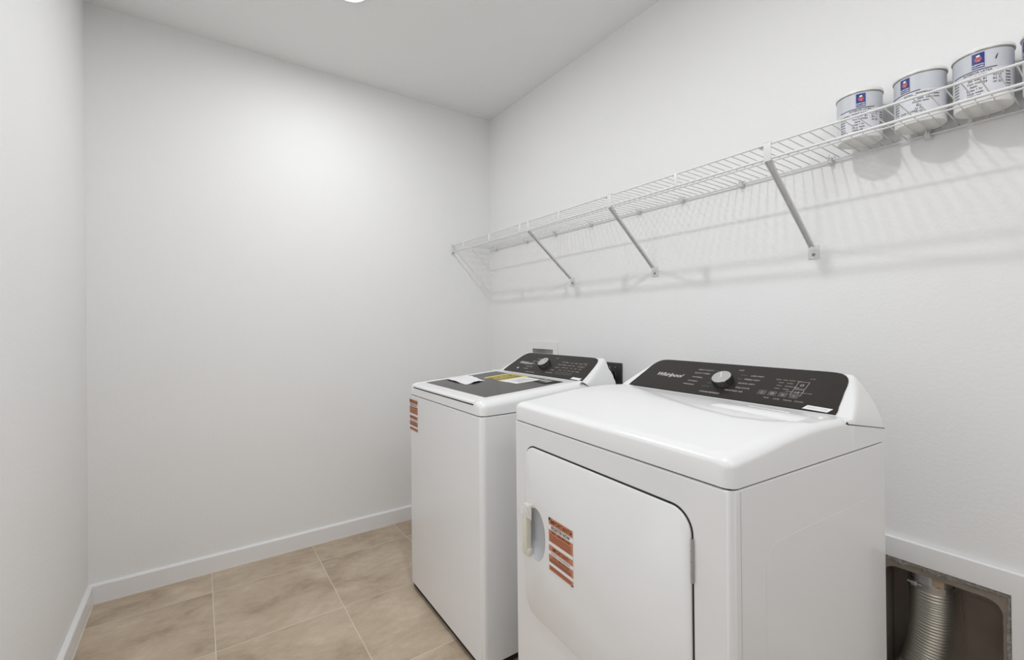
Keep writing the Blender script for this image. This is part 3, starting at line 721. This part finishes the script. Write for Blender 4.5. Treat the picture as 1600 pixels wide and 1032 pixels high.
# ================================================================ PAINT CANS
def can(cx, cy, off, label, front, group='paint cans on the wire shelf'):
    Z0 = 1.8025; RR = .0565
    t = empty('paint_can', (cx, cy, Z0)); tag(t, label, 'paint can', group)
    ang = math.atan2(-cy, -cx)-math.radians(off)
    t.rotation_euler = (0, 0, ang)
    lathe('body', [(0, .0015), (.050, .0015), (.0515, 0), (.0545, 0), (RR-.0008, .0018), (RR-.0008, .020), (RR-.0012, .022), (RR-.0012, .1335), (0, .1335)], M['can'], t, n=64)
    lathe('label_band', [(RR-.0008, .0855), (RR, .0857), (RR, .1315), (RR-.0008, .1317)], M['canlabel'], t, n=64)
    lathe('label_band', [(RR-.0008, .0215), (RR, .0217), (RR, .0853), (RR-.0008, .0855)], M['canlow'], t, n=64)
    r = lathe('rim', [(RR-.0015, .1312), (RR+.0012, .132), (RR+.0016, .1335), (RR+.0012, .1352), (RR-.001, .136)], M['rim'], t, n=64)
    lathe('lid', [(RR+.0012, .1345), (RR+.0026, .1352), (RR+.0026, .1415), (RR+.0012, .1438), (RR-.003, .1445), (RR-.006, .1415), (0, .1415)], M['can'], t, n=64)
    mp = lambda h, zc: (lambda a, b: ((RR+h)*math.cos(a/RR), (RR+h)*math.sin(a/RR), zc+b))
    def bandpoly(a0, a1, z0, z1, name, m, h, par):
        ik = Ink(); n = max(2, int(abs(a1-a0)/.004))
        for i in range(n): ik.bar(a0+(a1-a0)*i/n, z0, a0+(a1-a0)*(i+1)/n, z1)
        return ik.build(name, mp(h, 0), m, par)
    bandpoly(-.056, .034, .0842, .0864, 'stripe', M['navy'], .0004, t)
    e1 = bandpoly(-.0128, .0128, .0885, .1290, 'emblem', M['pale'], .0003, t)
    bandpoly(-.0116, .0116, .0895, .1280, 'emblem_field', M['blue'], .0005, e1)
    ik = Ink()
    cz = .1125
    ik.poly([(.0072*math.cos(2*PI*k/16), cz+.0072*math.sin(2*PI*k/16)) for k in range(16)])
    ik.v = [(a*.8, cz+(b-cz)*.85) for a, b in ik.v]; ik.build('emblem_globe', mp(.0008, 0), M['pale'], e1)
    ik = Ink(); ik.poly([(-.0082, cz+.000)]+[(.0082*math.cos(PI-PI*k/10), cz+.0085*math.sin(PI-PI*k/10)) for k in range(11)]+[(.0082, cz-.004), (.0062, cz-.002), (.0058, cz-.0095), (.003, cz-.0085), (.0026, cz-.003), (0, cz-.004), (-.0012, cz-.010), (-.004, cz-.0085), (-.0044, cz-.003), (-.0078, cz-.006)][::1])
    ik.v = [(a*.8, cz+(b-cz)*.85) for a, b in ik.v]; ik.build('emblem_paint', mp(.0011, 0), M['embred'], e1)
    ik = Ink(); ik.poly([(-.004, cz+.0085), (.002, cz+.0105), (.004, cz+.0062), (-.002, cz+.0045)]); ik.text('SHERWIN-', .0048, 0, .0985, bold=.0001); ik.text('WILLIAMS.', .0048, 0, .0930, bold=.0001)
    ik.build('emblem_letters', mp(.0014, 0), M['line'], e1)
    ik = Ink()
    if front == 0:
        ik.text('INTERIOR LATEX', .0070, -.002, .0795, bold=.0001)
        for i, s in enumerate(('WALL PAINT EXTRA WHITE', 'Stir well', 'Two coats', 'Satin', 'Dries 1 hr', 'Soap wash', 'Close lid')): ik.text(s, .0072, -.009+.0012*(i % 3)+(.010 if i == 0 else 0), .0700-.0080*i, bold=.0001)
        for i, s in enumerate(('B1', '24')): ik.text(s, .0072, .012, .060-.0080*i, bold=.0001)
        for i in range(4): ik.text(('Mix', 'Y3 12', 'R2 10', 'W 32')[i], .0070, .034, .072-.0085*i, bold=.0001)
        for i in range(7): ik.text('Extra', .0068, -.048, .070-.0075*i, bold=.0001)
        for i in range(6): ik.text('Satin', .0068, .058, .070-.0075*i, bold=.0001)
    else:
        for i, s in enumerate(('Sample', 'Test mix', 'Satin', 'Acrylic latex')): ik.text(s, .0070, .034, .078-.0078*i, bold=.0001)
        for i, s in enumerate(('Quart blend', 'Base white', 'Deep base')): ik.text(s, .0070, .060, .077-.0078*i, bold=.0001)
        for i in range(7): ik.text('Extra', .0070, -.024, .072-.0075*i, bold=.0001)
        ik.text('EXTRA', .0068, .008, .076, bold=.0001); ik.text('ONE QUART', .0068, .008, .030, bold=.0001)
        for i, s in enumerate(('Mix', 'Y1 24', 'W 32')): ik.text(s, .0070, .030, .044-.0085*i, bold=.0001)
    tag(ik.build('label_print', mp(.0004, 0), M['black'], t), kind='stuff')
    ik = Ink(); ik.text('INTERIOR  ACRYLIC', .0060, 0, .0135, bold=.0001); ik.build('base_print', mp(.0002-.0013, 0), M['printdim'], t)
    return t
can(1.679, .527, -4, 'farthest left paint can on the shelf, centred blue emblem', 0)
can(1.690, .3875, 33, 'second paint can from the left, blue emblem turned to its left side', 1)
can(1.690, .262, 8, 'third paint can from the left, with a dark scuff beside its emblem', 0)
can(1.686, .1365, 60, 'rightmost paint can, cut off by the photo edge', 1)
c3 = [o for o in C.objects if o.name.startswith('paint_can')][2]
ik = Ink(); ik.poly([(.030, .104), (.033, .113), (.036, .118), (.0345, .110), (.032, .103)]); ik.build('scuff', lambda a, b: (.0572*math.cos(a/.0565), .0572*math.sin(a/.0565), b), M['black'], c3)

# ================================================================ DRYER VENT BOX
y0, y1, z0, z1 = VENT; XB = WR+.118
vb = empty('dryer_vent_box', (WR, (y0+y1)/2, z0)); tag(vb, 'recessed galvanised metal vent box with chipped plaster edges low on the right wall', 'vent box'); vl = vb.location
yi0, yi1, zi0, zi1 = y0+.016, y1-.010, z0+.02, z1-.031
# flange ring with rounded opening
outer = [(y0+.001, z0+.001), (y1-.001, z0+.001), (y1-.001, z1-.001), (y0+.001, z1-.001)]
inn = rrect(yi1-yi0, zi1-zi0, .034, 8, (yi0+yi1)/2, (zi0+zi1)/2)
def ring_plate(name, inner, ob, x, m, parent, thick=.002, jitter=0):
    bm = bmesh.new(); a0, b0, a1, b1 = ob; n = len(inner); cx, cy = (a0+a1)/2, (b0+b1)/2
    def outp(p):
        dx, dy = p[0]-cx, p[1]-cy; s = min((a1-cx)/abs(dx) if abs(dx) > 1e-9 else 9e9, (b1-cy)/abs(dy) if abs(dy) > 1e-9 else 9e9); return (cx+dx*s, cy+dy*s)
    fo = [bm.verts.new((x+random.uniform(-jitter, jitter), *outp(p))) for p in inner]; fi = [bm.verts.new((x, *p)) for p in inner]; bi = [bm.verts.new((x+.095, *p)) for p in inner]
    for k in range(n):
        j = (k+1) % n; bm.faces.new((fo[k], fo[j], fi[j], fi[k])); bm.faces.new((fi[k], fi[j], bi[j], bi[k]))
    return bobj(name, bm, m, parent, smooth=False)
fine = []
for k in range(len(inn)):
    p, q_ = inn[k], inn[(k+1) % len(inn)]; L0 = math.dist(p, q_); m_ = max(1, int(L0/.012))
    for i in range(m_): fine.append((lerp(p[0], q_[0], i/m_), lerp(p[1], q_[1], i/m_)))
on(ring_plate('flange', fine, (y0+.0005, z0+.0005, y1-.0005, z1-.0005), WR-.003, M['galv'], vb, jitter=.001), vl)
# chipped plaster strips along the flange
random.seed(11)
def chips(name, a, b, wd, n):
    bm = bmesh.new(); a, b = Vector(a), Vector(b); d_ = (b-a); h1 = wd*.6; nr = Vector((0, -d_.z, d_.y)).normalized(); prev = None
    for i in range(n+1):
        c = a+d_*i/n; h1 = h1*.72+.28*wd*random.uniform(.1, 1.25)
        row = [bm.verts.new(c+Vector((random.uniform(-.003, .001), 0, 0))), bm.verts.new(c+nr*h1*.5+Vector((-.003-random.uniform(0, .004), 0, 0))), bm.verts.new(c+nr*h1+Vector((random.uniform(-.001, .001), 0, 0)))]
        if prev:
            for k_ in range(2): bm.faces.new((prev[k_], row[k_], row[k_+1], prev[k_+1]))
        prev = row
    return on(bobj(name, bm, M['plaster'], vb), vl)
chips('plaster_edge', (WR-.004, y1-.001, z1-.001), (WR-.004, y0+.001, z1-.001), .022, 60)
chips('plaster_edge', (WR-.004, y0+.001, z1-.001), (WR-.004, y0+.001, z0+.001), .011, 60)
chips('plaster_edge', (WR-.004, y1-.001, z0+.001), (WR-.004, y1-.001, z1-.001), .007, 60)
on(box('back_sheet', (XB-.006, y0+.001, z0+.001), (XB-.003, y1-.001, z1+.0), M['galvdark'], vb), vl)
for yy in (.462, .342):
    on(tube('sheet_crease', [(WR+.085, yy+.004*math.sin(s_*.8), z1-.035-.03*s_) for s_ in range(12)], .0018, M['galv'], vb, n=6), vl)
on(box('tape_patch', (WR+.0030, .364, .474), (WR+.0080, .391, .500), M['wood'], vb, bev=.001), vl)
bm = bmesh.new()
for r_ in range(2):
    for k_ in range(9):
        add_box(bm, (XB-.0075, .325-.009*k_, .452-.02*r_), (XB-.006, .331-.009*k_, .456-.02*r_))
on(bobj('embossed_marks', bm, M['galv'], vb), vl)
# flexible duct
path = [(WR+.052, .400, .452), (WR+.052, .401, .41), (WR+.052, .403, .36), (WR+.050, .407, .30), (WR+.042, .415, .24), (WR+.022, .430, .19), (WR-.02, .455, .155), (WR-.08, .50, .135), (WR-.16, .56, .125), (1.485, .62, .12)]
def cr(P, n):
    out = []; P = [Vector(p) for p in P]; Q = [P[0]*2-P[1]]+P+[P[-1]*2-P[-2]]
    for i in range(1, len(Q)-2):
        for k in range(n):
            t = k/n; a, b, c, d = Q[i-1], Q[i], Q[i+1], Q[i+2]
            out.append(.5*((2*b)+(-a+c)*t+(2*a-5*b+4*c-d)*t*t+(-a+3*b-3*c+d)*t**3))
    return out+[Q[-2]]
sp = cr(path, 60); acc = 0; pts = [sp[0]]
for a, b in zip(sp, sp[1:]):
    acc += (b-a).length
    if acc >= .0014: pts.append(b); acc = 0
rad = [.0475+.0028*math.cos(2*PI*i/4.6) for i in range(len(pts))]
dt = empty('dryer_duct', (WR+.052, .40, .478)); tag(dt, 'ribbed silver flexible duct dropping through the vent box', 'duct')
dl = dt.location
bm = bmesh.new(); add_tube(bm, pts, rad, 36); on(bobj('hose', bm, M['duct'], dt, smooth=True), dl)
on(tube('collar', [(WR+.052, .400, .527), (WR+.052, .400, .445)], .0465, M['trimgalv'], dt, n=36), dl)
cl = on(tube('clamp_band', [(WR+.052, .400, .470), (WR+.052, .400, .456)], .0505, M['steel'], dt, n=36), dl)
on(box('clamp_screw', (WR-.002, .424, .457), (WR+.014, .438, .471), M['steel'], cl, bev=.002), dl)
on(tube('clamp_screw', [(WR+.001, .412, .464), (WR+.003, .446, .466)], .0035, M['steel'], cl, n=8), dl)

# ================================================================ WASHER SUPPLY BOX (behind the washer)
sy0, sy1, sz0, sz1 = SUP
sb = empty('water_supply_box', (WR, (sy0+sy1)/2, sz0)); tag(sb, 'white recessed water supply box on the wall behind the washer', 'supply box'); sl = sb.location
ob = (2.049, .88, 2.361, 1.144)
fp = wall_holes('face_frame', ob[0], ob[2], ob[1], ob[3], WR-.006, WR-.0003, [(sy0+.006, sy1-.006, sz0+.006, sz1-.004)], M['trim']); fp.parent = sb; on(fp, sl)
bm = bmesh.new(); X1 = WR+.085
e_ = .0025
c8 = lambda x: [bm.verts.new((x, sy0+e_, sz0+e_)), bm.verts.new((x, sy1-e_, sz0+e_)), bm.verts.new((x, sy1-e_, sz1-e_)), bm.verts.new((x, sy0+e_, sz1-e_))]
a, b = c8(WR-.001), c8(X1)
for k in range(4): bm.faces.new((a[k], a[(k+1) % 4], b[(k+1) % 4], b[k]))
bm.faces.new(b); on(bobj('recess_tray', bm, M['boxdark'], sb), sl)
for yy, mm in ((2.14, M['red']), (2.24, M['blue'])):
    v_ = on(tube('valve', [(WR+.045, yy, sz0+.004), (WR+.045, yy, sz0+.07)], .010, M['brass'], sb, n=14), sl)
    on(box('valve_handle', (WR+.02, yy-.018, sz0+.055), (WR+.03, yy+.018, sz0+.065), mm, v_, bev=.002), sl)

# ================================================================ BLACK OUTLET AND CORD
ot = empty('wall_outlet', (WR, 1.614, .95)); tag(ot, 'black appliance outlet on the wall between washer and dryer', 'outlet'); ol = ot.location
on(box('outlet_plate', (WR-.008, 1.5535, .900), (WR-.0003, 1.6755, 1.051), M['outlet'], ot, bev=.002), ol)
on(lathe('socket', [(0, .0), (.030, 0), (.030, .004), (.026, .008), (0, .008)], M['outlet'], ot, n=28, loc=(WR-.007, 1.614, .985), rot=Matrix.Rotation(-PI/2, 4, 'Y')), ol)
for yy in (1.632, 1.596):
    on(lathe('screw', [(0, 0), (.004, 0), (.003, .002), (0, .0025)], M['screw'], ot, n=12, loc=(WR-.0078, yy, 1.028), rot=Matrix.Rotation(-PI/2, 4, 'Y')), ol)
cdv = empty('power_cord', (WR-.03, 1.60, .985)); tag(cdv, 'thick black power cord plugged into the black outlet', 'cord'); cl_ = cdv.location
on(box('plug', (WR-.048, 1.588, .955), (WR-.0150, 1.628, 1.012), M['cord'], cdv, bev=.006, seg=3), cl_)
on(tube('cable', cr([(WR-.035, 1.606, 1.012), (WR-.042, 1.600, 1.024), (WR-.052, 1.588, 1.012), (WR-.056, 1.583, .97), (WR-.06, 1.575, .85), (WR-.065, 1.53, .6), (WR-.08, 1.42, .35), (WR-.15, 1.25, .2), (1.50, 1.02, .15)], 8), .0075, M['cord'], cdv, n=12), cl_)
